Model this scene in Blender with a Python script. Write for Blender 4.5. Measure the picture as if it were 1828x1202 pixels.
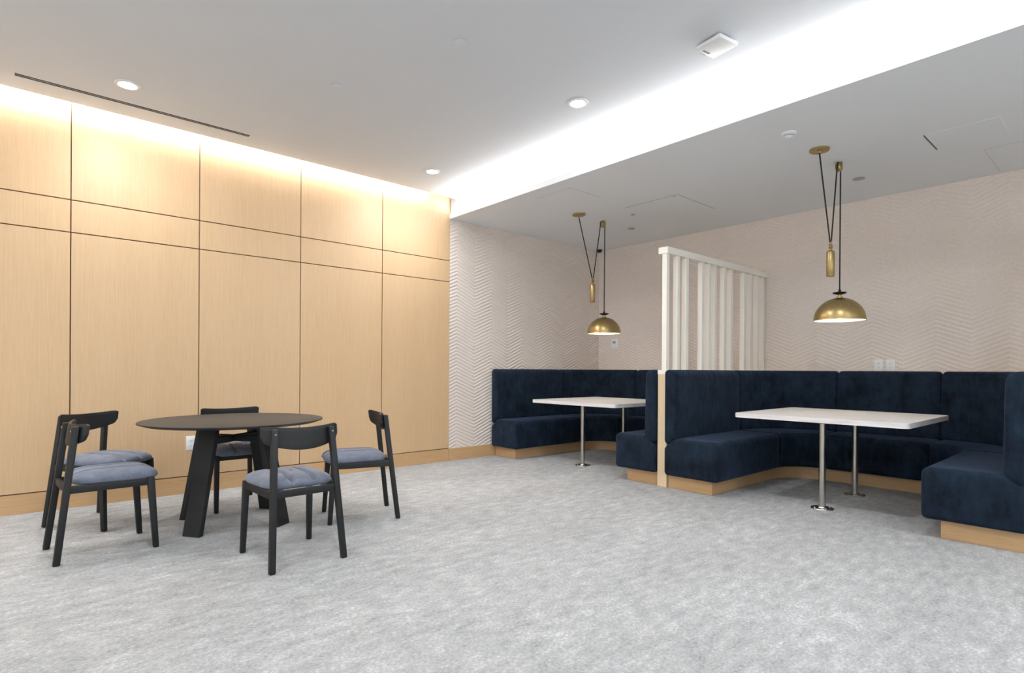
import bpy, bmesh, math, random
from mathutils import Vector, Matrix

# ------------------------------------------------------------------ scene, camera, world, exposure
for o in list(bpy.data.objects):
    bpy.data.objects.remove(o, do_unlink=True)
scene = bpy.context.scene
COL = scene.collection
FOCAL, YAW, PITCH, ROLL, SHIFT = 1006.234, 0.8463, -0.0009, 0.0061, 60.11   # pixels of a 1828 wide frame
CAM_H = 1.1
cam_data = bpy.data.cameras.new('camera')
cam_data.sensor_fit = 'HORIZONTAL'
cam_data.sensor_width = 36.0
cam_data.lens = 36.0 * FOCAL / 1828.0
cam_data.shift_y = SHIFT / 1828.0
cam_data.clip_start = 0.02
cam = bpy.data.objects.new('camera', cam_data)
COL.objects.link(cam)
right0 = Vector((math.cos(YAW), math.sin(YAW), 0))
fwd0 = Vector((-math.sin(YAW), math.cos(YAW), 0))
upw = Vector((0, 0, 1))
fwd = fwd0 * math.cos(PITCH) + upw * math.sin(PITCH)
up0 = -fwd0 * math.sin(PITCH) + upw * math.cos(PITCH)
rgt = right0 * math.cos(ROLL) + up0 * math.sin(ROLL)
upv = -right0 * math.sin(ROLL) + up0 * math.cos(ROLL)
M4 = Matrix.Identity(4)
for i in range(3):
    M4[i][0], M4[i][1], M4[i][2] = rgt[i], upv[i], -fwd[i]
M4[2][3] = CAM_H
cam.matrix_world = M4
scene.camera = cam

world = bpy.data.worlds.new('world')
scene.world = world
world.use_nodes = True
world.node_tree.nodes['Background'].inputs[0].default_value = (0.86, 0.93, 1.0, 1)
world.node_tree.nodes['Background'].inputs[1].default_value = 2.5

vs = scene.view_settings
vs.view_transform = 'Standard'
vs.look = 'None'
vs.gamma = 1.0
vs.use_curve_mapping = False
vs.exposure = 0.09

# light levels (the lamps themselves are built further down)
DOWNLIGHT_WATT = 61.0
SLOT_LED = 150.0        # strip in the wall slot
COVE_LED = 95.0        # strip in the soffit cove
PENDANT_BULB = 25.0

# room numbers (metres)
XW, XR, YF, YB = -5.565, 4.1, -3.3, 6.69
ZC, ZS, YL = 3.12, 2.905, 3.93         # ceiling, soffit underside, soffit lip
SLOT_X = -5.46                         # ceiling edge in front of the panelled wall
rnd = random.Random(7)

# ------------------------------------------------------------------ helpers
def lin(r, g, b):
    f = lambda c: (c / 255 / 12.92) if c <= 10 else ((c / 255 + 0.055) / 1.055) ** 2.4
    return (f(r), f(g), f(b), 1.0)

class NT:
    def __init__(self, name):
        self.m = bpy.data.materials.new(name)
        self.m.use_nodes = True
        self.t = self.m.node_tree
        self.b = self.t.nodes['Principled BSDF']
    def n(self, kind, **kw):
        nd = self.t.nodes.new(kind)
        for k, v in kw.items():
            setattr(nd, k, v)
        return nd
    def link(self, a, b):
        self.t.links.new(a, b)
    def math(self, op, a, b=None, c=None):
        nd = self.n('ShaderNodeMath', operation=op)
        for i, v in enumerate((a, b, c)):
            if v is None:
                continue
            if isinstance(v, (int, float)):
                nd.inputs[i].default_value = v
            else:
                self.link(v, nd.inputs[i])
        return nd.outputs[0]
    def ramp(self, fac, stops):
        r = self.n('ShaderNodeValToRGB')
        el = r.color_ramp.elements
        while len(el) < len(stops):
            el.new(0.5)
        for e, (p, c) in zip(el, stops):
            e.position = p
            e.color = c
        self.link(fac, r.inputs[0])
        return r.outputs[0]
    def noise(self, vec, scale, detail=3, rough=0.5):
        nd = self.n('ShaderNodeTexNoise')
        nd.inputs['Scale'].default_value = scale
        nd.inputs['Detail'].default_value = detail
        nd.inputs['Roughness'].default_value = rough
        if vec is not None:
            self.link(vec, nd.inputs['Vector'])
        return nd.outputs[0]
    def coords(self, kind='Object', scale=(1, 1, 1), rot=(0, 0, 0)):
        if kind == 'World':
            src = self.n('ShaderNodeNewGeometry').outputs['Position']
        else:
            src = self.n('ShaderNodeTexCoord').outputs[kind]
        mp = self.n('ShaderNodeMapping')
        mp.inputs['Scale'].default_value = scale
        mp.inputs['Rotation'].default_value = rot
        self.link(src, mp.inputs[0])
        return mp.outputs[0]
    def bump(self, h, strength, dist):
        nd = self.n('ShaderNodeBump')
        nd.inputs['Strength'].default_value = strength
        nd.inputs['Distance'].default_value = dist
        self.link(h, nd.inputs['Height'])
        self.link(nd.outputs[0], self.b.inputs['Normal'])
    def set(self, **kw):
        for k, v in kw.items():
            self.b.inputs[k.replace('_', ' ')].default_value = v
        return self

def plain(name, col, rough=0.5, metal=0.0, var=0.03, **kw):
    """one tone with a faint noise so that nothing is dead flat"""
    t = NT(name)
    f = t.noise(t.coords('World'), 9.0, 3)
    c1 = tuple(min(1, c * (1 - var)) for c in col[:3]) + (1,)
    c2 = tuple(min(1, c * (1 + var)) for c in col[:3]) + (1,)
    t.link(t.ramp(f, [(0.3, c1), (0.7, c2)]), t.b.inputs['Base Color'])
    t.set(Roughness=rough, Metallic=metal, **kw)
    return t.m

def wood(name, c_lo, c_hi, axis='Z', rough=0.45, streak=1.0):
    t = NT(name)
    sc = {'Z': (1, 1, 0.035), 'Y': (1, 0.05, 1), 'X': (0.05, 1, 1)}[axis]
    v = t.coords('World', sc)
    f1 = t.noise(v, 85, 4, 0.6)
    f2 = t.noise(v, 330, 2, 0.5)
    f3 = t.noise(t.coords('World', tuple(0.5 * s for s in sc)), 9, 3)
    f = t.math('ADD', t.math('MULTIPLY', f1, 0.45), t.math('ADD', t.math('MULTIPLY', f2, 0.3), t.math('MULTIPLY', f3, 0.25)))
    t.link(t.ramp(f, [(0.5 - 0.16 / streak, c_lo), (0.5 + 0.16 / streak, c_hi)]), t.b.inputs['Base Color'])
    t.set(Roughness=rough)
    t.bump(f2, 0.06, 0.002)
    return t.m

def emitter(name, col, strength):
    m = bpy.data.materials.new(name)
    m.use_nodes = True
    nt = m.node_tree
    nt.nodes.clear()
    e = nt.nodes.new('ShaderNodeEmission')
    e.inputs[0].default_value = col
    e.inputs[1].default_value = strength
    o = nt.nodes.new('ShaderNodeOutputMaterial')
    nt.links.new(e.outputs[0], o.inputs[0])
    return m

def wallpaper(name, axis):
    """cream wall covering with a fine embossed chevron relief"""
    t = NT(name)
    p = t.n('ShaderNodeNewGeometry').outputs['Position']
    sp = t.n('ShaderNodeSeparateXYZ')
    t.link(p, sp.inputs[0])
    h = sp.outputs[axis]
    z = sp.outputs['Z']
    tri = t.math('PINGPONG', t.math('ADD', h, 20.0), 0.27)
    wob = t.math('MULTIPLY', t.noise(t.coords('World'), 6, 2), 0.012)
    ph = t.math('ADD', t.math('SUBTRACT', z, t.math('MULTIPLY', tri, 0.42)), wob)
    s = t.math('SINE', t.math('MULTIPLY', ph, 2 * math.pi / 0.042))
    amp = t.math('ADD', t.math('MULTIPLY', t.noise(t.coords('World'), 1.7, 2), 0.9), 0.15)
    hgt = t.math('MULTIPLY', s, amp)
    f = t.noise(t.coords('World', (1, 1, 1)), 60, 3)
    t.link(t.ramp(f, [(0.3, lin(236, 222, 211)), (0.7, lin(243, 230, 220))]), t.b.inputs['Base Color'])
    t.set(Roughness=0.62)
    t.bump(hgt, 0.8, 0.0030 if axis == 'X' else 0.0055)
    return t.m

# materials ---------------------------------------------------------
OAK_LO, OAK_HI = lin(209, 173, 131), lin(222, 189, 149)
M_OAK = wood('oak_veneer', OAK_LO, OAK_HI, 'Z')
M_OAK_H = wood('oak_kickboard', lin(199, 158, 112), lin(216, 178, 132), 'Y')
M_OAK_HX = wood('oak_plinth', lin(199, 158, 112), lin(216, 178, 132), 'X')
M_GROOVE = plain('groove_brown', lin(112, 78, 44), 0.8)
M_ASH = wood('pale_ash', lin(226, 200, 162), lin(238, 216, 182), 'Z')
M_CREAM = plain('cream_paint', lin(247, 242, 232), 0.5, var=0.006)
M_COVER = plain('pale_grey_cover', lin(176, 176, 178), 0.6)
M_SEAM = plain('seam_grey', lin(96, 96, 98), 0.7)
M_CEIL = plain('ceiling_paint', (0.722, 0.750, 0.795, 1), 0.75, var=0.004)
M_SOFFIT = plain('soffit_paint_light_lift', (0.865, 0.885, 0.915, 1), 0.75, var=0.004)  # lighter copy of the ceiling paint, standing in for missing light
M_WHITE = plain('white_paint', lin(238, 238, 237), 0.6, var=0.006)
M_PLASTIC = plain('white_plastic', lin(248, 248, 249), 0.4, var=0.004)
M_GREYPL = plain('grey_plastic', lin(150, 150, 152), 0.5)
M_DARKSLOT = plain('dark_slot', lin(45, 45, 47), 0.7)
M_PAPER_X = wallpaper('chevron_wallpaper_back', 'X')
M_PAPER_Y = wallpaper('chevron_wallpaper_left', 'Y')
M_BLACK = wood('black_stained_wood', lin(15, 16, 18), lin(23, 24, 26), 'Z', 0.55, 0.8)
M_TABLE_TOP = plain('dark_linoleum', lin(36, 35, 35), 0.5)
M_TABLE_EDGE = plain('black_edge', lin(22, 21, 21), 0.5)
M_STEEL = plain('brushed_steel', lin(196, 192, 186), 0.28, 1.0)
M_SCREW = plain('screw_metal', lin(190, 188, 184), 0.3, 1.0)
M_BLACKMETAL = plain('black_metal', lin(22, 21, 21), 0.4, 0.3)
M_CORD = plain('black_cord', lin(38, 33, 30), 0.8)
M_INNER = plain('shade_inner_white', lin(240, 232, 214), 0.5)
M_LED_SLOT = emitter('led_slot', (0.98, 0.98, 1.0, 1), SLOT_LED)
M_LED_COVE = emitter('led_cove', (1.0, 0.98, 0.95, 1), COVE_LED)
M_LENS = emitter('downlight_lens', (1.0, 0.97, 0.93, 1), 30.0)
M_BULB = emitter('pendant_bulb', (1.0, 0.88, 0.70, 1), PENDANT_BULB)

def mk_brass():
    t = NT('brushed_brass')
    f = t.noise(t.coords('Object', (1, 1, 14)), 30, 3)
    t.link(t.ramp(f, [(0.3, lin(164, 140, 94)), (0.7, lin(194, 172, 122))]), t.b.inputs['Base Color'])
    t.set(Metallic=1.0, Roughness=0.34)
    return t.m
M_BRASS = mk_brass()

def mk_velvet():
    t = NT('navy_velvet')
    v = t.coords('World')
    f = t.noise(v, 6, 5, 0.65)
    g = t.noise(t.coords('World', (1, 1, 0.35)), 22, 4, 0.65)
    mix = t.math('ADD', t.math('MULTIPLY', f, 0.6), t.math('MULTIPLY', g, 0.4))
    t.link(t.ramp(mix, [(0.36, lin(7, 15, 26)), (0.64, lin(30, 46, 63))]), t.b.inputs['Base Color'])
    t.set(Roughness=0.85)
    t.b.inputs['Sheen Weight'].default_value = 0.35
    t.b.inputs['Sheen Roughness'].default_value = 0.4
    t.b.inputs['Sheen Tint'].default_value = lin(120, 140, 180)
    t.b.inputs['Specular IOR Level'].default_value = 0.2
    h = t.math('ADD', t.math('MULTIPLY', g, 0.7), t.math('MULTIPLY', t.noise(v, 400, 2), 0.1))
    t.bump(h, 0.5, 0.014)
    return t.m
M_VELVET = mk_velvet()

def mk_fabric():
    t = NT('blue_grey_fabric')
    v = t.coords('Object')
    f = t.noise(v, 260, 3, 0.7)
    g = t.noise(v, 22, 3, 0.6)
    mix = t.math('ADD', t.math('MULTIPLY', f, 0.6), t.math('MULTIPLY', g, 0.4))
    t.link(t.ramp(mix, [(0.35, lin(86, 92, 107)), (0.65, lin(122, 129, 146))]), t.b.inputs['Base Color'])
    t.set(Roughness=0.9)
    t.b.inputs['Sheen Weight'].default_value = 0.2
    t.bump(f, 0.25, 0.002)
    return t.m
M_FABRIC = mk_fabric()

def mk_laminate():
    t = NT('white_woodgrain_laminate')
    v = t.coords('World', (0.06, 1, 1))
    f = t.noise(v, 34, 4, 0.6)
    t.link(t.ramp(f, [(0.3, lin(214, 208, 204)), (0.5, lin(232, 228, 226)), (0.7, lin(240, 238, 237))]), t.b.inputs['Base Color'])
    t.set(Roughness=0.38)
    return t.m
M_LAM = mk_laminate()

def mk_carpet():
    t = NT('grey_carpet')
    v = t.coords('World', (1, 0.4, 1), (0, 0, 0.2))
    big = t.noise(v, 2.0, 3, 0.5)
    mid = t.noise(v, 19, 4, 0.6)
    fine = t.noise(t.coords('World', (1, 0.65, 1), (0, 0, 0.2)), 85, 3, 0.7)
    pile = t.noise(t.coords('World'), 300, 2, 0.7)
    f = t.math('ADD', t.math('ADD', t.math('MULTIPLY', big, 0.12), t.math('MULTIPLY', mid, 0.27)),
               t.math('ADD', t.math('MULTIPLY', fine, 0.36), t.math('MULTIPLY', pile, 0.25)))
    t.link(t.ramp(f, [(0.37, lin(136, 136, 136)), (0.48, lin(173, 173, 172)), (0.53, lin(184, 184, 183)), (0.63, lin(226, 226, 224))]),
           t.b.inputs['Base Color'])
    t.set(Roughness=0.95)
    t.b.inputs['Specular IOR Level'].default_value = 0.1
    t.bump(t.math('ADD', pile, t.math('MULTIPLY', fine, 0.8)), 0.5, 0.006)
    return t.m
M_CARPET = mk_carpet()

# object helpers ----------------------------------------------------
def link(o, parent=None, loc=None):
    COL.objects.link(o)
    if parent is not None:
        o.parent = parent
    if loc is not None:
        o.location = loc
    return o

def mobj(name, bm, mat, parent=None, loc=None, smooth=None):
    me = bpy.data.meshes.new(name)
    bmesh.ops.recalc_face_normals(bm, faces=bm.faces)
    bm.to_mesh(me)
    bm.free()
    mats = mat if isinstance(mat, (list, tuple)) else [mat]
    for m in mats:
        me.materials.append(m)
    if smooth is not None:
        for p in me.polygons:
            p.use_smooth = True
        if smooth < 179:
            me.set_sharp_from_angle(angle=math.radians(smooth))
    return link(bpy.data.objects.new(name, me), parent, loc)

def thing(name, label, cat, loc=(0, 0, 0), rz=0.0, group=None):
    o = bpy.data.objects.new(name, None)
    o.empty_display_size = 0.1
    COL.objects.link(o)
    o.location = loc
    o.rotation_euler = (0, 0, rz)
    tag(o, label, cat, group)
    return o

def tag(o, label, cat, group=None):
    o['label'] = label
    o['category'] = cat
    if group:
        o['group'] = group
    return o

def struct(o, label=None):
    o['kind'] = 'structure'
    if label:
        o['label'] = label
    return o

def copy_tree(o, parent=None):
    c = o.copy()
    COL.objects.link(c)
    c.parent = parent
    for ch in list(o.children):
        copy_tree(ch, c)
    return c

def box(lo, hi, bev=0.0, seg=2, bm=None):
    """axis aligned box between two corners, edges rounded"""
    own = bmesh.new()
    v = [own.verts.new((x, y, z)) for x in (lo[0], hi[0]) for y in (lo[1], hi[1]) for z in (lo[2], hi[2])]
    for f in ((0, 1, 3, 2), (4, 6, 7, 5), (0, 4, 5, 1), (2, 3, 7, 6), (0, 2, 6, 4), (1, 5, 7, 3)):
        own.faces.new([v[i] for i in f])
    if bev > 0:
        bmesh.ops.bevel(own, geom=list(own.edges), offset=bev, segments=seg, profile=0.5, affect='EDGES')
    if bm is None:
        return own
    tmp = bpy.data.meshes.new('tmp')
    own.to_mesh(tmp)
    own.free()
    bm.from_mesh(tmp)
    bpy.data.meshes.remove(tmp)
    return bm

def lathe(prof, seg=40, bm=None, cx=0.0, cy=0.0, closed=False):
    bm = bm or bmesh.new()
    rings = []
    for r, z in prof:
        if r < 1e-5:
            rings.append([bm.verts.new((cx, cy, z))])
        else:
            rings.append([bm.verts.new((cx + r * math.cos(2 * math.pi * k / seg), cy + r * math.sin(2 * math.pi * k / seg), z)) for k in range(seg)])
    pairs = list(zip(rings, rings[1:]))
    if closed:
        pairs.append((rings[-1], rings[0]))
    for a, b in pairs:
        for k in range(seg):
            k2 = (k + 1) % seg
            if len(a) == 1 and len(b) == 1:
                continue
            if len(a) == 1:
                bm.faces.new((a[0], b[k], b[k2]))
            elif len(b) == 1:
                bm.faces.new((a[k], b[0], a[k2]))
            else:
                bm.faces.new((a[k], b[k], b[k2], a[k2]))
    return bm

def tube(pts, rad, seg=10, bm=None):
    bm = bm or bmesh.new()
    pts = [Vector(p) for p in pts]
    rings = []
    for i, p in enumerate(pts):
        d = (pts[min(i + 1, len(pts) - 1)] - pts[max(i - 1, 0)]).normalized()
        ref = Vector((0, 0, 1)) if abs(d.z) < 0.9 else Vector((1, 0, 0))
        a = d.cross(ref).normalized()
        b = d.cross(a).normalized()
        r = rad[i] if isinstance(rad, (list, tuple)) else rad
        rings.append([bm.verts.new(p + a * (r * math.cos(2 * math.pi * k / seg)) + b * (r * math.sin(2 * math.pi * k / seg))) for k in range(seg)])
    for a, b in zip(rings, rings[1:]):
        for k in range(seg):
            bm.faces.new((a[k], a[(k + 1) % seg], b[(k + 1) % seg], b[k]))
    bm.faces.new(rings[0][::-1])
    bm.faces.new(rings[-1])
    return bm

def bar(p0, p1, w0, d0, w1, d1, side, bev=0.004):
    """tapered rectangular bar from p0 to p1; w along 'side', d across"""
    bm = bmesh.new()
    p0, p1, side = Vector(p0), Vector(p1), Vector(side).normalized()
    ax = (p1 - p0).normalized()
    flat = abs(ax.z) > 0.7
    nn = ax.cross(side).normalized()
    if flat:                      # keep the feet level
        nn = Vector((nn.x, nn.y, 0)).normalized()
        side = Vector((side.x, side.y, 0)).normalized()
    rings = []
    for p, w, d in ((p0, w0, d0), (p1, w1, d1)):
        rings.append([bm.verts.new(p + side * (w / 2 * a) + nn * (d / 2 * b)) for a, b in ((-1, -1), (1, -1), (1, 1), (-1, 1))])
    for k in range(4):
        bm.faces.new((rings[0][k], rings[0][(k + 1) % 4], rings[1][(k + 1) % 4], rings[1][k]))
    bm.faces.new(rings[0][::-1])
    bm.faces.new(rings[1])
    if bev:
        bmesh.ops.bevel(bm, geom=list(bm.edges), offset=bev, segments=2, profile=0.5, affect='EDGES')
    return bm

def ngon_slab(pts, z0, z1):
    bm = bmesh.new()
    a = [bm.verts.new((x, y, z0)) for x, y in pts]
    b = [bm.verts.new((x, y, z1)) for x, y in pts]
    n = len(pts)
    for k in range(n):
        bm.faces.new((a[k], a[(k + 1) % n], b[(k + 1) % n], b[k]))
    bm.faces.new(a[::-1])
    bm.faces.new(b)
    return bm

# ------------------------------------------------------------------ room shell
struct(mobj('floor', box((XW - 0.15, YF - 0.15, -0.12), (XR + 0.15, YB + 0.15, 0.0)), M_CARPET), 'mottled light grey carpet')

# panelled wall on the left
wl = struct(mobj('wall_left', box((XW - 0.15, YF, 0.0), (XW - 0.014, YB, 3.42)), M_GROOVE), 'oak veneer panelled wall with chevron wallpaper end')
cols = [3.918 - 0.8965 * k for k in range(9)]
cols[-1] = YF
rows = [(0.155, 2.1445, 0), (2.1525, 2.3975, 1), (2.4055, 3.40, 2)]
gap = 0.0038
for k in range(len(cols) - 1):
    for z0, z1, r in rows:
        mobj('panel', box((XW - 0.0145, cols[k + 1] + gap, z0), (XW, cols[k] - (gap if k else 0), z1), 0.0015, 1), M_OAK, wl)
mobj('wallpaper', box((XW - 0.0145, 3.921, 0.0), (XW - 0.004, YB, 3.42)), M_PAPER_Y, wl)
bl = struct(mobj('baseboard_left', box((XW - 0.0145, YF, 0.0), (XW - 0.002, 3.916, 0.147), 0.0015, 1), M_OAK_H), 'oak kickboard below the wall panels')
mobj('board', box((XW - 0.0045, 3.9175, 0.0), (XW + 0.001, 6.6, 0.147), 0.0015, 1), M_OAK_H, bl)

struct(mobj('wall_back', box((XW - 0.15, YB, 0.0), (XR + 0.15, YB + 0.15, 3.42)), M_PAPER_X), 'cream chevron wallpaper wall behind the booths')
M_GLASS = bpy.data.materials.new('fill_window_glass')
M_GLASS.use_nodes = True
gt = M_GLASS.node_tree
gt.nodes.clear()
g_tr = gt.nodes.new('ShaderNodeBsdfTransparent'); g_tr.inputs[0].default_value = (0.95, 0.97, 0.96, 1)
g_gl = gt.nodes.new('ShaderNodeBsdfGlossy'); g_gl.inputs['Roughness'].default_value = 0.02
g_mx = gt.nodes.new('ShaderNodeMixShader'); g_mx.inputs[0].default_value = 0.06
g_out = gt.nodes.new('ShaderNodeOutputMaterial')
gt.links.new(g_tr.outputs[0], g_mx.inputs[1]); gt.links.new(g_gl.outputs[0], g_mx.inputs[2]); gt.links.new(g_mx.outputs[0], g_out.inputs[0])
M_FRAME = plain('dark_fill_window_frame', lin(70, 72, 74), 0.4)
WIN_N = [0]
def fill_window_wall(name, fixed, span, axis, outward):  # windows out of view, added to brighten the room
    """plain wall pierced by three tall windows added for fill daylight; axis 'X' runs along x at y=fixed, 'Y' along y at x=fixed"""
    lo, hi = min(fixed, fixed + outward * 0.15), max(fixed, fixed + outward * 0.15)
    def bx(a0, a1, z0, z1, f0=lo, f1=hi, bm=None):
        p, q = ((a0, f0, z0), (a1, f1, z1)) if axis == 'X' else ((f0, a0, z0), (f1, a1, z1))
        return box(p, q, bm=bm)
    n, w, z0, z1 = 3, 2.3, 0.90, 2.85
    pitch = (span[1] - span[0]) / n
    bm = bx(span[0], span[1], 0.0, z0)
    bx(span[0], span[1], z1, 3.42, bm=bm)
    edges = [span[0]]
    for k in range(n):
        c = span[0] + pitch * (k + 0.5)
        edges += [c - w / 2, c + w / 2]
    edges.append(span[1])
    for k in range(0, len(edges), 2):
        bx(edges[k], edges[k + 1], z0, z1, bm=bm)
    struct(mobj(name, bm, M_WHITE), 'plain white painted wall with three added fill-light windows')
    m0, m1 = (lo + hi) / 2 - 0.03, (lo + hi) / 2 + 0.03
    for k in range(n):
        c = span[0] + pitch * (k + 0.5)
        WIN_N[0] += 1
        fr = bx(c - w / 2, c + w / 2, z0, z0 + 0.05, m0, m1)
        bx(c - w / 2, c + w / 2, z1 - 0.05, z1, m0, m1, fr)
        for e in (-w / 2, -0.025, w / 2 - 0.05):
            bx(c + e, c + e + 0.05, z0 + 0.05, z1 - 0.05, m0, m1, fr)
        fo = struct(mobj('fill_window_%d' % WIN_N[0], fr, M_FRAME), 'window added unseen behind the camera for fill daylight')
        for a0, a1 in ((c - w / 2 + 0.05, c - 0.025), (c + 0.025, c + w / 2 - 0.05)):
            mobj('pane', bx(a0, a1, z0 + 0.05, z1 - 0.05, (m0 + m1) / 2 - 0.003, (m0 + m1) / 2 + 0.003), M_GLASS, fo)
fill_window_wall('wall_right', XR, (YF, YB), 'Y', 1)
fill_window_wall('wall_front', YF, (XW - 0.15, XR + 0.15), 'X', -1)
struct(mobj('baseboard_right', box((XR - 0.012, YF, 0.0), (XR, YB, 0.147), 0.0015, 1), M_OAK_H), 'oak baseboard')
struct(mobj('baseboard_front', box((XW, YF, 0.0), (XR - 0.012, YF + 0.012, 0.147), 0.0015, 1), M_OAK_HX), 'oak baseboard')

# high ceiling with a light slot along the panelled wall
ceil = box((SLOT_X, YF, ZC), (XR, 4.32, 3.42))
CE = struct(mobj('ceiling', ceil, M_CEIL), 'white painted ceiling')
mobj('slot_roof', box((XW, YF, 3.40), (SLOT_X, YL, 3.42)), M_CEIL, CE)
mobj('slot_end', box((XW, YL, ZS + 0.06), (SLOT_X, YL + 0.02, 3.42)), M_CEIL, CE)
mobj('led_strip', box((SLOT_X - 0.058, YF + 0.1, 3.200), (SLOT_X - 0.046, 3.52, 3.222)), M_LED_SLOT, CE)
mobj('led_channel', box((SLOT_X - 0.058, YF + 0.1, 3.2225), (SLOT_X, 3.52, 3.228)), M_CEIL, CE)

# lower soffit over the booths with a cove behind its lip
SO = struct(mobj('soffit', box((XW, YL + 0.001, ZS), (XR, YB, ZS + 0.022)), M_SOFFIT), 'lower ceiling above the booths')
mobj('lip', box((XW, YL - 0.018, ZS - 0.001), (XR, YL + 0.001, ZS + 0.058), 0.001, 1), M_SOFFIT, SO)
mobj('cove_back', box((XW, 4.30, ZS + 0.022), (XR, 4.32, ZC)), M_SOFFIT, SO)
bm = bmesh.new()
vv = [bm.verts.new(p) for p in ((XW + 0.03, 3.965, 2.940), (XR - 0.03, 3.965, 2.940), (XR - 0.03, 3.990, 2.965), (XW + 0.03, 3.990, 2.965),
                                (XW + 0.03, 3.990, 2.940), (XR - 0.03, 3.990, 2.940))]
bm.faces.new((vv[0], vv[1], vv[2], vv[3])); bm.faces.new((vv[0], vv[4], vv[5], vv[1])); bm.faces.new((vv[4], vv[3], vv[2], vv[5]))
bm.faces.new((vv[0], vv[3], vv[4])); bm.faces.new((vv[1], vv[5], vv[2]))
mobj('led_strip', bm, M_LED_COVE, SO)

# ------------------------------------------------------------------ downlights in the ceiling
def downlight(x, y, label):
    t = thing('downlight', label, 'ceiling light', (x, y, ZC), 0, 'recessed ceiling downlights')
    mobj('trim_ring', lathe([(0.058, 0.0), (0.058, -0.006), (0.064, -0.008), (0.078, -0.005), (0.080, 0.0)], 40), M_WHITE, t, smooth=40)
    mobj('lens', lathe([(0.0, -0.004), (0.058, -0.004), (0.058, 0.0)], 32), M_LENS, t)
    ld = bpy.data.lights.new('downlight_lamp', 'SPOT')
    ld.energy = DOWNLIGHT_WATT
    ld.color = (0.935, 0.965, 1.0)
    ld.spot_size = math.radians(179)
    ld.spot_blend = 0.8
    ld.shadow_soft_size = 0.05
    lo = bpy.data.objects.new('downlight_lamp', ld)
    link(lo, t, (0, 0, -0.02))
    return t
DL = {(-4.848, 0.605): 'bright round recessed downlight beside the dark ceiling air slot',
      (-4.855, 3.197): 'small round recessed downlight near the far end of the panelled wall',
      (-2.870, 3.190): 'round recessed downlight out in the open ceiling, nearest the bright cove'}
for gx in (-4.85, -2.87, -0.885, 1.10, 3.08):
    for gy in (3.195, 0.605, -1.985):
        key = [k for k in DL if abs(k[0] - gx) < 0.05 and abs(k[1] - gy) < 0.05]
        if key:
            downlight(key[0][0], key[0][1], DL[key[0]])
        else:
            downlight(gx, gy, 'round recessed downlight outside the photographed part of the ceiling')

# ------------------------------------------------------------------ banquettes
def round_poly(pts, seg=6):
    """pts: (u, z, radius); rounded closed outline"""
    out = []
    n = len(pts)
    for i in range(n):
        p = Vector(pts[i][:2]); r = pts[i][2]
        if r <= 0:
            out.append(p); continue
        a = (Vector(pts[i - 1][:2]) - p).normalized(); b = (Vector(pts[(i + 1) % n][:2]) - p).normalized()
        ang = a.angle(b)
        d = r / math.tan(ang / 2)
        c = p + (a + b).normalized() * (r / math.sin(ang / 2))
        s = p + a * d - c; e = p + b * d - c
        a0 = math.atan2(s.y, s.x); a1 = math.atan2(e.y, e.x)
        da = (a1 - a0 + math.pi) % (2 * math.pi) - math.pi
        for k in range(seg + 1):
            t = a0 + da * k / seg
            out.append(c + Vector((math.cos(t), math.sin(t))) * r)
    return out

def inset(poly, d):
    n = len(poly); out = []
    for i in range(n):
        e1 = (poly[i] - poly[i - 1]); e2 = (poly[(i + 1) % n] - poly[i])
        if e1.length < 1e-9: e1 = e2
        if e2.length < 1e-9: e2 = e1
        n1 = Vector((-e1.y, e1.x)).normalized(); n2 = Vector((-e2.y, e2.x)).normalized()
        m = (n1 + n2)
        m = m.normalized() / max(0.5, m.normalized().dot(n1)) if m.length > 1e-6 else n1
        out.append(poly[i] + m * d)          # inward for a counter-clockwise outline
    return out

def sweep(stations, rings):
    """stations: (pos, normal) ; rings: matching list of outlines"""
    bm = bmesh.new()
    rs = []
    for (p, nrm), poly in zip(stations, rings):
        rs.append([bm.verts.new((p[0] + nrm[0] * q.x, p[1] + nrm[1] * q.x, q.y)) for q in poly])
    n = len(rs[0])
    for a, b in zip(rs, rs[1:]):
        for k in range(n):
            bm.faces.new((a[k], a[(k + 1) % n], b[(k + 1) % n], b[k]))
    bm.faces.new(rs[0][::-1]); bm.faces.new(rs[-1])
    return bm

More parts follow.
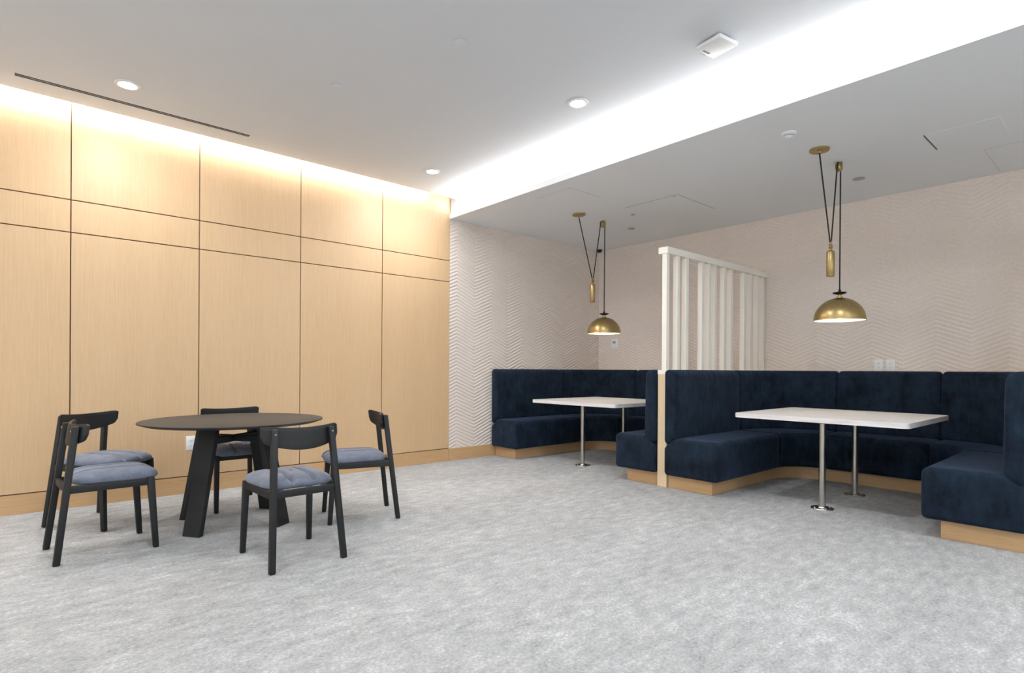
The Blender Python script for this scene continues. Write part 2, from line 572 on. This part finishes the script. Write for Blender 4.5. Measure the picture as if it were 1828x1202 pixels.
def banquette(label, x0, x1, yf, yb, D, top, group):
    R = 0.82
    cy = yb - R
    root = thing('banquette', label, 'banquette', ((x0 + x1) / 2, (yf + yb) / 2, 0), 0, group)
    ox, oy = root.location.x, root.location.y
    def st(p, n): return ((p[0] - ox, p[1] - oy), n)
    def lineseg(a, b, n, k):
        return [((a[0] + (b[0] - a[0]) * i / k, a[1] + (b[1] - a[1]) * i / k), n) for i in range(k + 1)]
    def arc(c, t0, t1, k):
        o = []
        for i in range(k + 1):
            t = t0 + (t1 - t0) * i / k
            o.append(((c[0] + R * math.cos(t), c[1] + R * math.sin(t)), (-math.cos(t), -math.sin(t))))
        return o
    secs = [lineseg((x0, yf), (x0, cy), (1, 0), 12), arc((x0 + R, cy), math.pi, math.pi / 2, 22),
            lineseg((x0 + R, yb), (x1 - R, yb), (0, -1), 10), arc((x1 - R, cy), math.pi / 2, 0, 22),
            lineseg((x1, cy), (x1, yf), (-1, 0), 12)]
    back = round_poly([(0.003, 0.372, 0.038), (0.130, 0.480, 0.038), (0.121, top, 0.075), (0.003, top, 0.038)], 7)
    seat = round_poly([(0.003, 0.126, 0.037), (D, 0.126, 0.037), (D, 0.474, 0.058), (0.112, 0.476, 0.060), (0.003, 0.380, 0.037)], 6)
    seat = [Vector((q.x, q.y + 0.0)) for q in seat]
    # plinth, one continuous kick under the seats
    pl = [Vector(p) for p in ((0.004, 0.0), (D - 0.098, 0.0), (D - 0.098, 0.125), (0.004, 0.125))]
    allst = []
    for i, s in enumerate(secs):
        s2 = list(s)
        if i == 0: s2[0] = ((x0, yf + 0.085), (1, 0))
        if i == 4: s2[-1] = ((x1, yf + 0.085), (-1, 0))
        allst += s2 if i == 0 else s2[1:]
    mobj('plinth', sweep([st(*s) for s in allst], [pl] * len(allst)), M_OAK_HX, root, smooth=30)
    for nm, prof, e in (('seat_cushion', seat, 0.034), ('back_cushion', back, 0.034)):
        for i, s in enumerate(secs):
            # plump ends: three shrinking outlines at either end of the section
            L = sum((Vector(s[k + 1][0]) - Vector(s[k][0])).length for k in range(len(s) - 1))
            def lerp(t):
                f = t * (len(s) - 1); k = min(int(f), len(s) - 2); f -= k
                p = Vector(s[k][0]).lerp(Vector(s[k + 1][0]), f); n = Vector(s[k][1]).lerp(Vector(s[k + 1][1]), f).normalized()
                return (p.x, p.y), (n.x, n.y)
            off = [(0.001, 0.034), (0.004, 0.022), (0.011, 0.011), (0.022, 0.004), (0.036, 0.0008)]
            if (i == 0): head = [(0.0, 0.030), (0.003, 0.020), (0.010, 0.009), (0.019, 0.003), (e, 0.0)]
            else: head = off
            tail = [(0.0, 0.030), (0.003, 0.020), (0.010, 0.009), (0.019, 0.003), (e, 0.0)] if i == 4 else off
            sta, ring = [], []
            for d, q in head:
                sta.append(lerp(d / L)); ring.append(inset(prof, q))
            m = len(s) - 1
            for k in range(1, m):
                sta.append(s[k]); ring.append(prof)
            for d, q in reversed(tail):
                sta.append(lerp(1 - d / L)); ring.append(inset(prof, q))
            mobj(nm, sweep([st(*a) for a in sta], ring), M_VELVET, root, smooth=60)
    # board that closes the gap behind the curved backs
    bm = bmesh.new()
    pin, pout = [], []
    for i, s in enumerate(secs):
        for p, n in (s if i == 0 else s[1:]):
            pin.append((p[0] + n[0] * 0.03, p[1] + n[1] * 0.03))
            if i in (1, 3):
                c = (x0 + R, cy) if i == 1 else (x1 - R, cy)
                d = (p[0] - c[0], p[1] - c[1]); m = max(abs(d[0]), abs(d[1]))
                q = (c[0] + d[0] / m * R, c[1] + d[1] / m * R)
            else:
                q = p
            if q[1] > yb - 0.001:
                q = (q[0], YB - 0.002)
            pout.append(q)
    va = [[bm.verts.new((p[0] - ox, p[1] - oy, z)) for p in pin] for z in (top - 0.06, top - 0.045)]
    vb = [[bm.verts.new((p[0] - ox, p[1] - oy, z)) for p in pout] for z in (top - 0.06, top - 0.045)]
    for k in range(len(pin) - 1):
        bm.faces.new((va[1][k], va[1][k + 1], vb[1][k + 1], vb[1][k]))
        bm.faces.new((va[0][k], vb[0][k], vb[0][k + 1], va[0][k + 1]))
    mobj('ledge', bm, M_OAK_HX, root)
    return root

banquette('navy velvet U-shaped banquette in the far corner, left of the slatted divider', XW + 0.003, -3.104, 4.565, 6.60, 0.478, 1.108, 'navy velvet banquettes')
banquette('navy velvet U-shaped banquette nearer the camera, right of the slatted divider', -2.996, -0.464, 4.535, 6.60, 0.545, 1.108, 'navy velvet banquettes')

# ------------------------------------------------------------------ slatted dividers
def divider(label):
    t = thing('slat_divider', label, 'room divider', (-3.05, 4.60, 0), 0, 'slatted dividers between the booths')
    L = YB - 4.60 - 0.002
    mobj('half_wall', box((-0.05, 0.0, 0.0), (0.05, L, 1.064), 0.002, 1), M_ASH, t)
    mobj('cap', box((-0.052, -0.003, 1.064), (0.052, L, 1.106), 0.002, 1), M_CREAM, t)
    ys = [4.583, 4.786, 4.94, 5.236, 5.368, 5.486, 5.684, 5.836, 6.134, 6.288, 6.453, 6.595]
    first = None
    for y in ys:
        y0 = y - 4.60 + (0.006 if y < 4.6 else 0)
        if first is None:
            first = mobj('slat', box((-0.012, 0, 1.106), (0.038, 0.05, 2.206), 0.002, 1), M_CREAM, t, (0, y0 + 0.014, 0))
        else:
            o = first.copy(); COL.objects.link(o); o.parent = t; o.location = (0, y0, 0)
    mobj('top_rail', box((-0.052, -0.003, 2.206), (0.052, L, 2.270), 0.003, 1), M_CREAM, t)
    return t
div1 = divider('pale wood half wall topped by a cream slatted screen, between the two navy banquettes')
div2 = copy_tree(div1)
div2.location.x = -0.41
div2['label'] = 'slatted divider at the right end of the nearer banquette, its shadow on the wallpaper'

# ------------------------------------------------------------------ booth tables
def booth_table(label, cx, cy):
    t = thing('booth_table', label, 'table', (cx, cy, 0), 0, 'white booth tables')
    w, d, r = 0.634, 0.600, 0.035
    pts = []
    for sx, sy, a0 in ((1, 1, 0), (-1, 1, 90), (-1, -1, 180), (1, -1, 270)):
        for k in range(6):
            a = math.radians(a0 + 90 * k / 5)
            pts.append((sx * (w - r) + r * math.cos(a), sy * (d - r) + r * math.sin(a)))
    bm = ngon_slab(pts, 0.703, 0.741)
    hor = [e for e in bm.edges if abs(e.verts[0].co.z - e.verts[1].co.z) < 1e-6 and len(e.link_faces) == 2]
    bmesh.ops.bevel(bm, geom=hor, offset=0.003, segments=2, affect='EDGES')
    mobj('tabletop', bm, M_LAM, t, smooth=35)
    for yy in (-0.382, 0.382):
        lg = mobj('leg', lathe([(0.0, 0.004), (0.0255, 0.004), (0.0255, 0.69), (0.0, 0.69)], 28), M_STEEL, t, (0, yy, 0), smooth=40)
        mobj('mounting_plate', box((-0.11, -0.11, 0.690), (0.11, 0.11, 0.703), 0.002, 1), M_BLACKMETAL, lg)
        fl = mobj('foot_flange', lathe([(0.0, 0.0005), (0.082, 0.0005), (0.084, 0.004), (0.081, 0.008), (0.036, 0.010), (0.032, 0.016), (0.0, 0.016)], 36), M_STEEL, lg, smooth=40)
        for k in range(4):
            a = math.radians(45 + 90 * k)
            mobj('bolt', lathe([(0.0, 0.014), (0.006, 0.013), (0.0075, 0.010), (0.0075, 0.006), (0.0, 0.006)], 10, cx=0.058 * math.cos(a), cy=0.058 * math.sin(a)), M_SCREW, lg, smooth=40)
    return t
booth_table('white woodgrain table on two steel poles inside the far corner booth', -4.330, 5.312)
booth_table('white woodgrain table on two steel poles inside the nearer right booth', -1.735, 5.252)

# ------------------------------------------------------------------ round table
RT = thing('round_table', 'dark round table on four splayed slab legs, with five chairs around it', 'table', (-4.345, 1.195, 0))
tz, tr = 0.732, 0.594
mobj('top', lathe([(0.0, tz), (tr - 0.003, tz), (tr - 0.0005, tz - 0.001), (tr, tz - 0.004), (tr - 0.0005, tz - 0.007), (tr - 0.05, tz - 0.022), (0.0, tz - 0.022)], 96), M_TABLE_TOP, RT, smooth=30)
mobj('edge_band', lathe([(tr - 0.0004, tz - 0.0015), (tr + 0.0008, tz - 0.003), (tr + 0.0006, tz - 0.0085), (tr - 0.035, tz - 0.020), (tr - 0.04, tz - 0.0225), (tr - 0.06, tz - 0.0225)], 96), M_TABLE_EDGE, RT, smooth=30)
LA = [math.radians(a) for a in (-55, 35, 127, 217)]
for a in LA:
    c, s = math.cos(a), math.sin(a)
    mobj('leg', bar((0.385 * c, 0.385 * s, 0.0), (0.235 * c, 0.235 * s, tz - 0.0215), 0.130, 0.038, 0.126, 0.040, (-s, c, 0), 0.003), M_BLACK, RT)
for k in (0, 1):
    a, b = LA[k], LA[k + 2]
    zz = 0.600
    ra = 0.25
    mobj('cross_brace', bar((ra * math.cos(a), ra * math.sin(a), zz), (ra * math.cos(b), ra * math.sin(b), zz), 0.045, 0.040, 0.045, 0.040, (0, 0, 1), 0.003), M_BLACK, RT)

# ------------------------------------------------------------------ chairs
def cushion_mesh():
    bm = bmesh.new()
    N = 44
    def outline(u, v):
        # rounded square, a little wider at the front
        su, sv = abs(u), abs(v)
        k = max(su, sv)
        if k < 1e-6: return 0.0, 0.0
        n = (su ** 5 + sv ** 5) ** (1 / 5)
        f = k / n
        x = 0.050 + 0.220 * u * f
        y = (0.205 + 0.010 * u) * v * f
        return x, y
    def top(u, v):
        k = max(abs(u), abs(v))
        dome = (1 - k ** 4) ** 0.5 if k < 1 else 0
        y = v * 0.21
        g = math.exp(-((y - 0.068) / 0.011) ** 2) + math.exp(-((y + 0.068) / 0.011) ** 2)
        return 0.441 + 0.056 * dome - 0.034 * g * dome
    def bot(u, v):
        k = max(abs(u), abs(v))
        return 0.441 - 0.022 * ((1 - k ** 8) ** 0.5 if k < 1 else 0)
    T, B = {}, {}
    for i in range(N + 1):
        for j in range(N + 1):
            u = math.sin((i / N - 0.5) * math.pi) * 0.35 + (2 * i / N - 1) * 0.65
            v = math.sin((j / N - 0.5) * math.pi) * 0.15 + (2 * j / N - 1) * 0.85
            x, y = outline(u, v)
            T[i, j] = bm.verts.new((x, y, top(u, v)))
            edge = i in (0, N) or j in (0, N)
            B[i, j] = T[i, j] if edge else bm.verts.new((x, y, bot(u, v)))
    for i in range(N):
        for j in range(N):
            bm.faces.new((T[i, j], T[i + 1, j], T[i + 1, j + 1], T[i, j + 1]))
            bm.faces.new((B[i, j], B[i, j + 1], B[i + 1, j + 1], B[i + 1, j]))
    return bm

def backrest_mesh():
    bm = bmesh.new()
    NY, NZ, W = 30, 8, 0.222
    F, K = {}, {}
    for i in range(NY + 1):
        y = W * (2 * i / NY - 1)
        e = abs(y) / W
        zt = 0.765 + 0.014 * e ** 2
        zb = 0.641 + 0.046 * e ** 2
        if e > 0.86:                        # softly rounded ends
            q = (e - 0.86) / 0.14
            r = 0.022 * (1 - math.sqrt(max(0, 1 - q * q)))
            zt -= r * 0.55
            zb += r * 1.3
        for j in range(NZ + 1):
            z = zb + (zt - zb) * j / NZ
            xb = -0.140 + 1.05 * (y * y - 0.0264) + 0.118 * (z - 0.71)
            th = 0.020 if 0 < j < NZ and 0 < i < NY else 0.013
            sh = 0 if th > 0.015 else 0.0035
            K[i, j] = bm.verts.new((xb + sh, y, z))
            F[i, j] = bm.verts.new((xb + sh + th, y, z))
    for i in range(NY):
        for j in range(NZ):
            bm.faces.new((F[i, j], F[i + 1, j], F[i + 1, j + 1], F[i, j + 1]))
            bm.faces.new((K[i, j], K[i, j + 1], K[i + 1, j + 1], K[i + 1, j]))
    for i in range(NY):
        bm.faces.new((F[i, 0], K[i, 0], K[i + 1, 0], F[i + 1, 0]))
        bm.faces.new((F[i, NZ], F[i + 1, NZ], K[i + 1, NZ], K[i, NZ]))
    for j in range(NZ):
        bm.faces.new((F[0, j], F[0, j + 1], K[0, j + 1], K[0, j]))
        bm.faces.new((F[NY, j], K[NY, j], K[NY, j + 1], F[NY, j + 1]))
    return bm

def make_chair(label):
    t = thing('dining_chair', label, 'chair', (0, 0, 0), 0, 'black wooden chairs around the round table')
    for s in (1, -1):
        lg = mobj('leg', bar((-0.240, s * 0.205, 0.0), (-0.151, s * 0.1625, 0.762), 0.034, 0.034, 0.035, 0.036, (0, 1, 0), 0.007), M_BLACK, t, smooth=40)
        mobj('leg', bar((0.240, s * 0.202, 0.0), (0.212, s * 0.192, 0.434), 0.030, 0.031, 0.036, 0.040, (0, 1, 0), 0.007), M_BLACK, t, smooth=40)
        mobj('side_rail', bar((-0.205, s * 0.186, 0.408), (0.215, s * 0.193, 0.408), 0.044, 0.022, 0.044, 0.022, (0, 0, 1), 0.004), M_BLACK, t, smooth=40)
        bm = lathe([(0.0, 0.0035), (0.0045, 0.0028), (0.0055, 0.0), (0.0, 0.0)], 12)
        bmesh.ops.rotate(bm, verts=bm.verts, cent=(0, 0, 0), matrix=Matrix.Rotation(math.radians(-90), 3, 'Y'))
        mobj('screw', bm, M_SCREW, lg, (-0.1725, s * 0.1645, 0.735), smooth=40)
    mobj('front_rail', bar((0.212, -0.185, 0.410), (0.212, 0.185, 0.410), 0.040, 0.020, 0.040, 0.020, (0, 0, 1), 0.003), M_BLACK, t, smooth=40)
    mobj('back_rail', bar((-0.192, -0.178, 0.410), (-0.192, 0.178, 0.410), 0.040, 0.020, 0.040, 0.020, (0, 0, 1), 0.003), M_BLACK, t, smooth=40)
    mobj('cushion', cushion_mesh(), M_FABRIC, t, smooth=180)
    mobj('backrest', backrest_mesh(), M_BLACK, t, smooth=50)
    return t
chair = make_chair('x')
spots = [(-3.336, 1.235, 181.5, 'black chair nearest the camera, its open back turned to the viewer'),
         (-4.211, 0.406, 94.0, 'black chair seen side-on in front of another chair, at the left of the round table'),
         (-4.938, 0.476, 37.0, 'black chair at the far left, partly hidden behind the side-on chair'),
         (-3.927, 1.959, 252.4, 'black chair standing alone at the right side of the round table'),
         (-4.905, 1.345, 2.0, 'black chair behind the round table, close to the panelled wall')]
for i, (x, y, a, lab) in enumerate(spots):
    c = chair if i == 0 else copy_tree(chair)
    c.location = (x, y, 0)
    c.rotation_euler = (0, 0, math.radians(a))
    c['label'] = lab

# ------------------------------------------------------------------ pendant lamps
def pendant(label, x, z_w, shade_z):
    yc, yw, yp, zp = 4.893, 5.146, 5.362, 2.866
    t = thing('pendant_lamp', label, 'pendant lamp', (x, yc, ZS), 0, 'brass counterweight pendants over the booths')
    o = lambda p: (p[0], p[1] - yc, p[2] - ZS)
    mobj('canopy', lathe([(0.0, 0.0), (0.074, 0.0), (0.074, -0.014), (0.070, -0.018), (0.012, -0.020), (0.010, -0.032), (0.0, -0.032)], 40), M_BRASS, t, smooth=40)
    # ceiling pulley
    pu = lathe([(0.0, -0.022), (0.026, -0.022), (0.037, -0.017), (0.041, -0.009), (0.036, -0.003), (0.036, 0.003), (0.041, 0.009), (0.037, 0.017), (0.026, 0.022), (0.0, 0.022)], 32)
    bmesh.ops.rotate(pu, verts=pu.verts, cent=(0, 0, 0), matrix=Matrix.Rotation(math.pi / 2, 3, 'Y'))
    pl = mobj('pulley', pu, M_BRASS, t, o((0, yp - 0.036, zp)), smooth=40)
    mobj('bracket', box((-0.026, -0.006, 0.0), (-0.0222, 0.006, ZS - zp), 0.001, 1), M_BRASS, pl)
    mobj('bracket', box((0.0222, -0.006, 0.0), (0.026, 0.006, ZS - zp), 0.001, 1), M_BRASS, pl)
    # cords: canopy - counterweight - pulley - shade
    zt = z_w + 0.285
    mobj('cord', tube([o((0, yc, ZS - 0.03)), o((0, yw - 0.012, zt))], 0.0058, 8), M_CORD, t)
    arcp = [o((0, yw + 0.012, zt))] + [o((0, yp - 0.036 + 0.0385 * math.cos(a), zp + 0.0385 * math.sin(a))) for a in [math.radians(d) for d in (170, 140, 110, 80, 50, 20, 0)]]
    arcp += [o((0, yp + 0.0025, zp - 0.05)), o((0, yp, shade_z + 0.235))]
    mobj('cord', tube(arcp, 0.0058, 8), M_CORD, t)
    # brass counterweight with its own small pulley
    w = mobj('counterweight', lathe([(0.0, 0.0), (0.028, 0.0), (0.031, 0.004), (0.031, 0.205), (0.027, 0.213), (0.012, 0.220), (0.010, 0.232), (0.0, 0.232)], 32), M_BRASS, t, o((0, yw, z_w)), smooth=40)
    rw = lathe([(0.0, -0.009), (0.022, -0.009), (0.023, -0.006), (0.018, 0.0), (0.023, 0.006), (0.022, 0.009), (0.0, 0.009)], 24)
    bmesh.ops.rotate(rw, verts=rw.verts, cent=(0, 0, 0), matrix=Matrix.Rotation(math.pi / 2, 3, 'Y'))
    mobj('weight_pulley', rw, M_BRASS, w, (0, 0, 0.252), smooth=40)
    mobj('ferrule', lathe([(0.0, 0.30), (0.007, 0.30), (0.007, 0.27), (0.0, 0.27)], 12), M_BRASS, w)
    # dome shade
    R = 0.2
    prof = []
    for k in range(22):
        a = math.radians(90 * k / 21)
        prof.append((R * math.sin(a), R * 0.98 * math.cos(a)))
    sh = mobj('shade', lathe([(max(0.018, r), z) for r, z in prof] + [(R + 0.0015, -0.003), (R - 0.0012, -0.003)] + [(max(0.018, r * 0.985), z * 0.985 - 0.0005) for r, z in reversed(prof)], 64, closed=True), M_BRASS, t, o((0, yp, shade_z)), smooth=60)
    mobj('shade_lining', lathe([(max(0.018, r * 0.978), z * 0.975 - 0.001) for r, z in prof], 64), M_INNER, sh, smooth=60)
    mobj('neck', lathe([(0.0, 0.19), (0.022, 0.19), (0.020, 0.208), (0.013, 0.212), (0.013, 0.222), (0.0, 0.222)], 24), M_BRASS, sh, smooth=40)
    mobj('cap', lathe([(0.0, 0.222), (0.020, 0.222), (0.050, 0.232), (0.056, 0.238), (0.050, 0.243), (0.014, 0.246), (0.008, 0.268), (0.0, 0.268)], 32), M_BLACKMETAL, sh, smooth=40)
    mobj('bulb', lathe([(0.0, 0.02), (0.025, 0.026), (0.042, 0.045), (0.048, 0.07), (0.042, 0.095), (0.022, 0.125), (0.018, 0.19), (0.0, 0.19)], 24), M_BULB, sh, smooth=60)
    return t
pendant('brass dome pendant with counterweight hanging over the far corner booth table', -4.380, 1.905, 1.545)
pendant('larger looking brass dome pendant with counterweight over the nearer right booth table', -1.780, 1.900, 1.545)

# ------------------------------------------------------------------ ceiling fittings
vd = thing('slot_diffuser', 'long dark linear air slot in the ceiling beside the panelled wall', 'air vent', (-5.192, 0.765, ZC))
hl = 0.765
mobj('frame', box((-0.034, -hl, -0.003), (-0.026, hl, 0.0)), M_WHITE, vd)
mobj('frame', box((0.026, -hl, -0.003), (0.034, hl, 0.0)), M_WHITE, vd)
mobj('slot', box((-0.026, -hl, -0.0012), (-0.003, hl, 0.0)), M_DARKSLOT, vd)
mobj('slot', box((0.003, -hl, -0.0012), (0.026, hl, 0.0)), M_DARKSLOT, vd)
mobj('divider_bar', box((-0.003, -hl, -0.003), (0.003, hl, 0.0)), M_GREYPL, vd)

ap = thing('access_point', 'square white wireless box mounted under the high ceiling near the cove', 'wireless device', (-1.770, 3.228, ZC), math.radians(-9))
mobj('mount', box((-0.06, -0.06, -0.012), (0.06, 0.06, 0.0), 0.003, 1), M_GREYPL, ap)
mobj('body', box((-0.092, -0.088, -0.036), (0.092, 0.088, -0.010), 0.009, 3), M_PLASTIC, ap, smooth=40)
mobj('connector', box((-0.100, -0.030, -0.030), (-0.090, 0.020, -0.014), 0.002, 1), M_GREYPL, ap)
mobj('status_window', box((-0.070, -0.045, -0.0375), (-0.056, 0.015, -0.0355), 0.0005, 1), M_GREYPL, ap)

sd = thing('smoke_detector', 'small round white detector under the lower ceiling near its lip', 'smoke detector', (-1.816, 4.392, ZS))
mobj('base', lathe([(0.0, 0.0), (0.052, 0.0), (0.052, -0.010), (0.046, -0.014), (0.0, -0.014)], 32), M_PLASTIC, sd, smooth=40)
mobj('sensor_head', lathe([(0.0, -0.014), (0.034, -0.014), (0.030, -0.030), (0.020, -0.036), (0.0, -0.037)], 32), M_PLASTIC, sd, smooth=40)
mobj('grille', lathe([(0.033, -0.017), (0.0342, -0.018), (0.0325, -0.024), (0.031, -0.024)], 32), M_GREYPL, sd, smooth=40)

def cover_plate(x, y, z, r, label, mat=None):
    t = thing('sprinkler_cover', label, 'sprinkler cover', (x, y, z), 0, 'flat round sprinkler cover plates')
    mobj('plate', lathe([(0.0, -0.006), (r * 0.9, -0.006), (r, -0.004), (r, -0.002), (0.0, -0.002)], 32), mat or M_COVER, t, smooth=40)
    mobj('sleeve', lathe([(0.0, -0.002), (r * 0.8, -0.002), (r * 0.8, 0.0), (0.0, 0.0)], 24), M_DARKSLOT, t)
cover_plate(-1.803, 5.904, ZS, 0.052, 'flat round ceiling cover plate just right of the nearer pendant pulley')
cover_plate(-4.366, 5.874, ZS, 0.048, 'flat round ceiling cover plate behind the far pendant pulley')
cover_plate(-3.962, 5.360, ZS, 0.026, 'very small round ceiling cover plate between the far pendant and the access panel')
cover_plate(-3.854, 1.718, ZC, 0.040, 'faint round cover plate in the open high ceiling, left of the middle downlight', M_CEIL)
cover_plate(-2.824, 2.058, ZC, 0.040, 'faint round cover plate near the top of the high ceiling', M_CEIL)

def access_panel(x0, y0, x1, y1, recess, latch=None):
    cx, cy = (x0 + x1) / 2, (y0 + y1) / 2
    a, b = (x1 - x0) / 2, (y1 - y0) / 2
    t = mobj('access_panel', box((-a, -b, -0.0012), (a, b, 0.001)), recess, SO, (cx, cy, ZS))
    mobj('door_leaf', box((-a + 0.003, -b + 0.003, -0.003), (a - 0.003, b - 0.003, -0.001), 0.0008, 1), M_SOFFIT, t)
    if latch:
        mobj('latch', lathe([(0.0, -0.007), (0.010, -0.006), (0.012, -0.003), (0.0, -0.003)], 16, cx=latch[0], cy=latch[1]), M_GREYPL, t, smooth=40)
    return t
access_panel(-3.86, 5.08, -3.205, 5.83, M_SEAM, (0.27, -0.34))
access_panel(-4.30, 4.124, -3.80, 4.566, M_COVER)
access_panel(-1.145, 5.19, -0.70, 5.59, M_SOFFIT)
access_panel(-0.893, 5.887, -0.20, 6.612, M_COVER)
mobj('seam_gap', box((-1.149, 5.19, ZS - 0.0035), (-1.139, 5.59, ZS)), M_SEAM, SO)

cd = thing('dome_camera', 'tiny black dome fixed in the far ceiling corner above the booth', 'camera', (-5.475, 6.585, ZS))
mobj('base', lathe([(0.0, 0.0), (0.044, 0.0), (0.044, -0.012), (0.0, -0.012)], 28), M_BLACKMETAL, cd, smooth=40)
mobj('dome', lathe([(0.036, -0.012), (0.033, -0.026), (0.022, -0.038), (0.0, -0.043)], 28), M_BLACKMETAL, cd, smooth=60)

# ------------------------------------------------------------------ wall plates
def wall_plate(name, label, cat, loc, rz, w, h, kind, group=None):
    """built facing +x, then turned by rz"""
    t = thing(name, label, cat, loc, rz, group)
    mobj('plate', box((0.0, -w / 2, -h / 2), (0.006, w / 2, h / 2), 0.002, 2), M_PLASTIC, t, smooth=40)
    if kind == 'outlet':
        for s in (1, -1):
            so = mobj('socket', box((0.004, -0.017, s * 0.021 - 0.014), (0.0075, 0.017, s * 0.021 + 0.014), 0.003, 2), M_PLASTIC, t, smooth=40)
            for yy in (-0.0065, 0.0065):
                mobj('socket_slot', box((0.0073, yy - 0.0012, s * 0.021 - 0.003), (0.0078, yy + 0.0012, s * 0.021 + 0.006)), M_DARKSLOT, so)
        mobj('screw', box((0.005, -0.0025, -0.0025), (0.0068, 0.0025, 0.0025), 0.001, 1), M_SCREW, t)
    else:
        mobj('keypad', box((0.004, -w * 0.32, -h * 0.34), (0.013, w * 0.32, h * 0.34), 0.003, 2), M_PLASTIC, t, smooth=40)
        mobj('display', box((0.0128, -w * 0.22, h * 0.02), (0.0134, w * 0.22, h * 0.24)), M_GREYPL, t)
wall_plate('wall_outlet', 'white socket plate on the oak panels, left of the round table leg', 'outlet', (XW, 1.170, 0.440), 0, 0.078, 0.122, 'outlet', 'white socket plates')
wall_plate('wall_outlet', 'white socket plate above the nearer banquette, left of the pair', 'outlet', (-1.849, YB, 1.168), -math.pi / 2, 0.076, 0.118, 'outlet', 'white socket plates')
wall_plate('wall_outlet', 'white socket plate above the nearer banquette, right of the pair', 'outlet', (-1.743, YB, 1.168), -math.pi / 2, 0.076, 0.118, 'outlet', 'white socket plates')
wall_plate('wall_control', 'white control plate on the wallpaper below the far pendant shade', 'wall switch', (-5.262, YB, 1.495), -math.pi / 2, 0.118, 0.150, 'control')
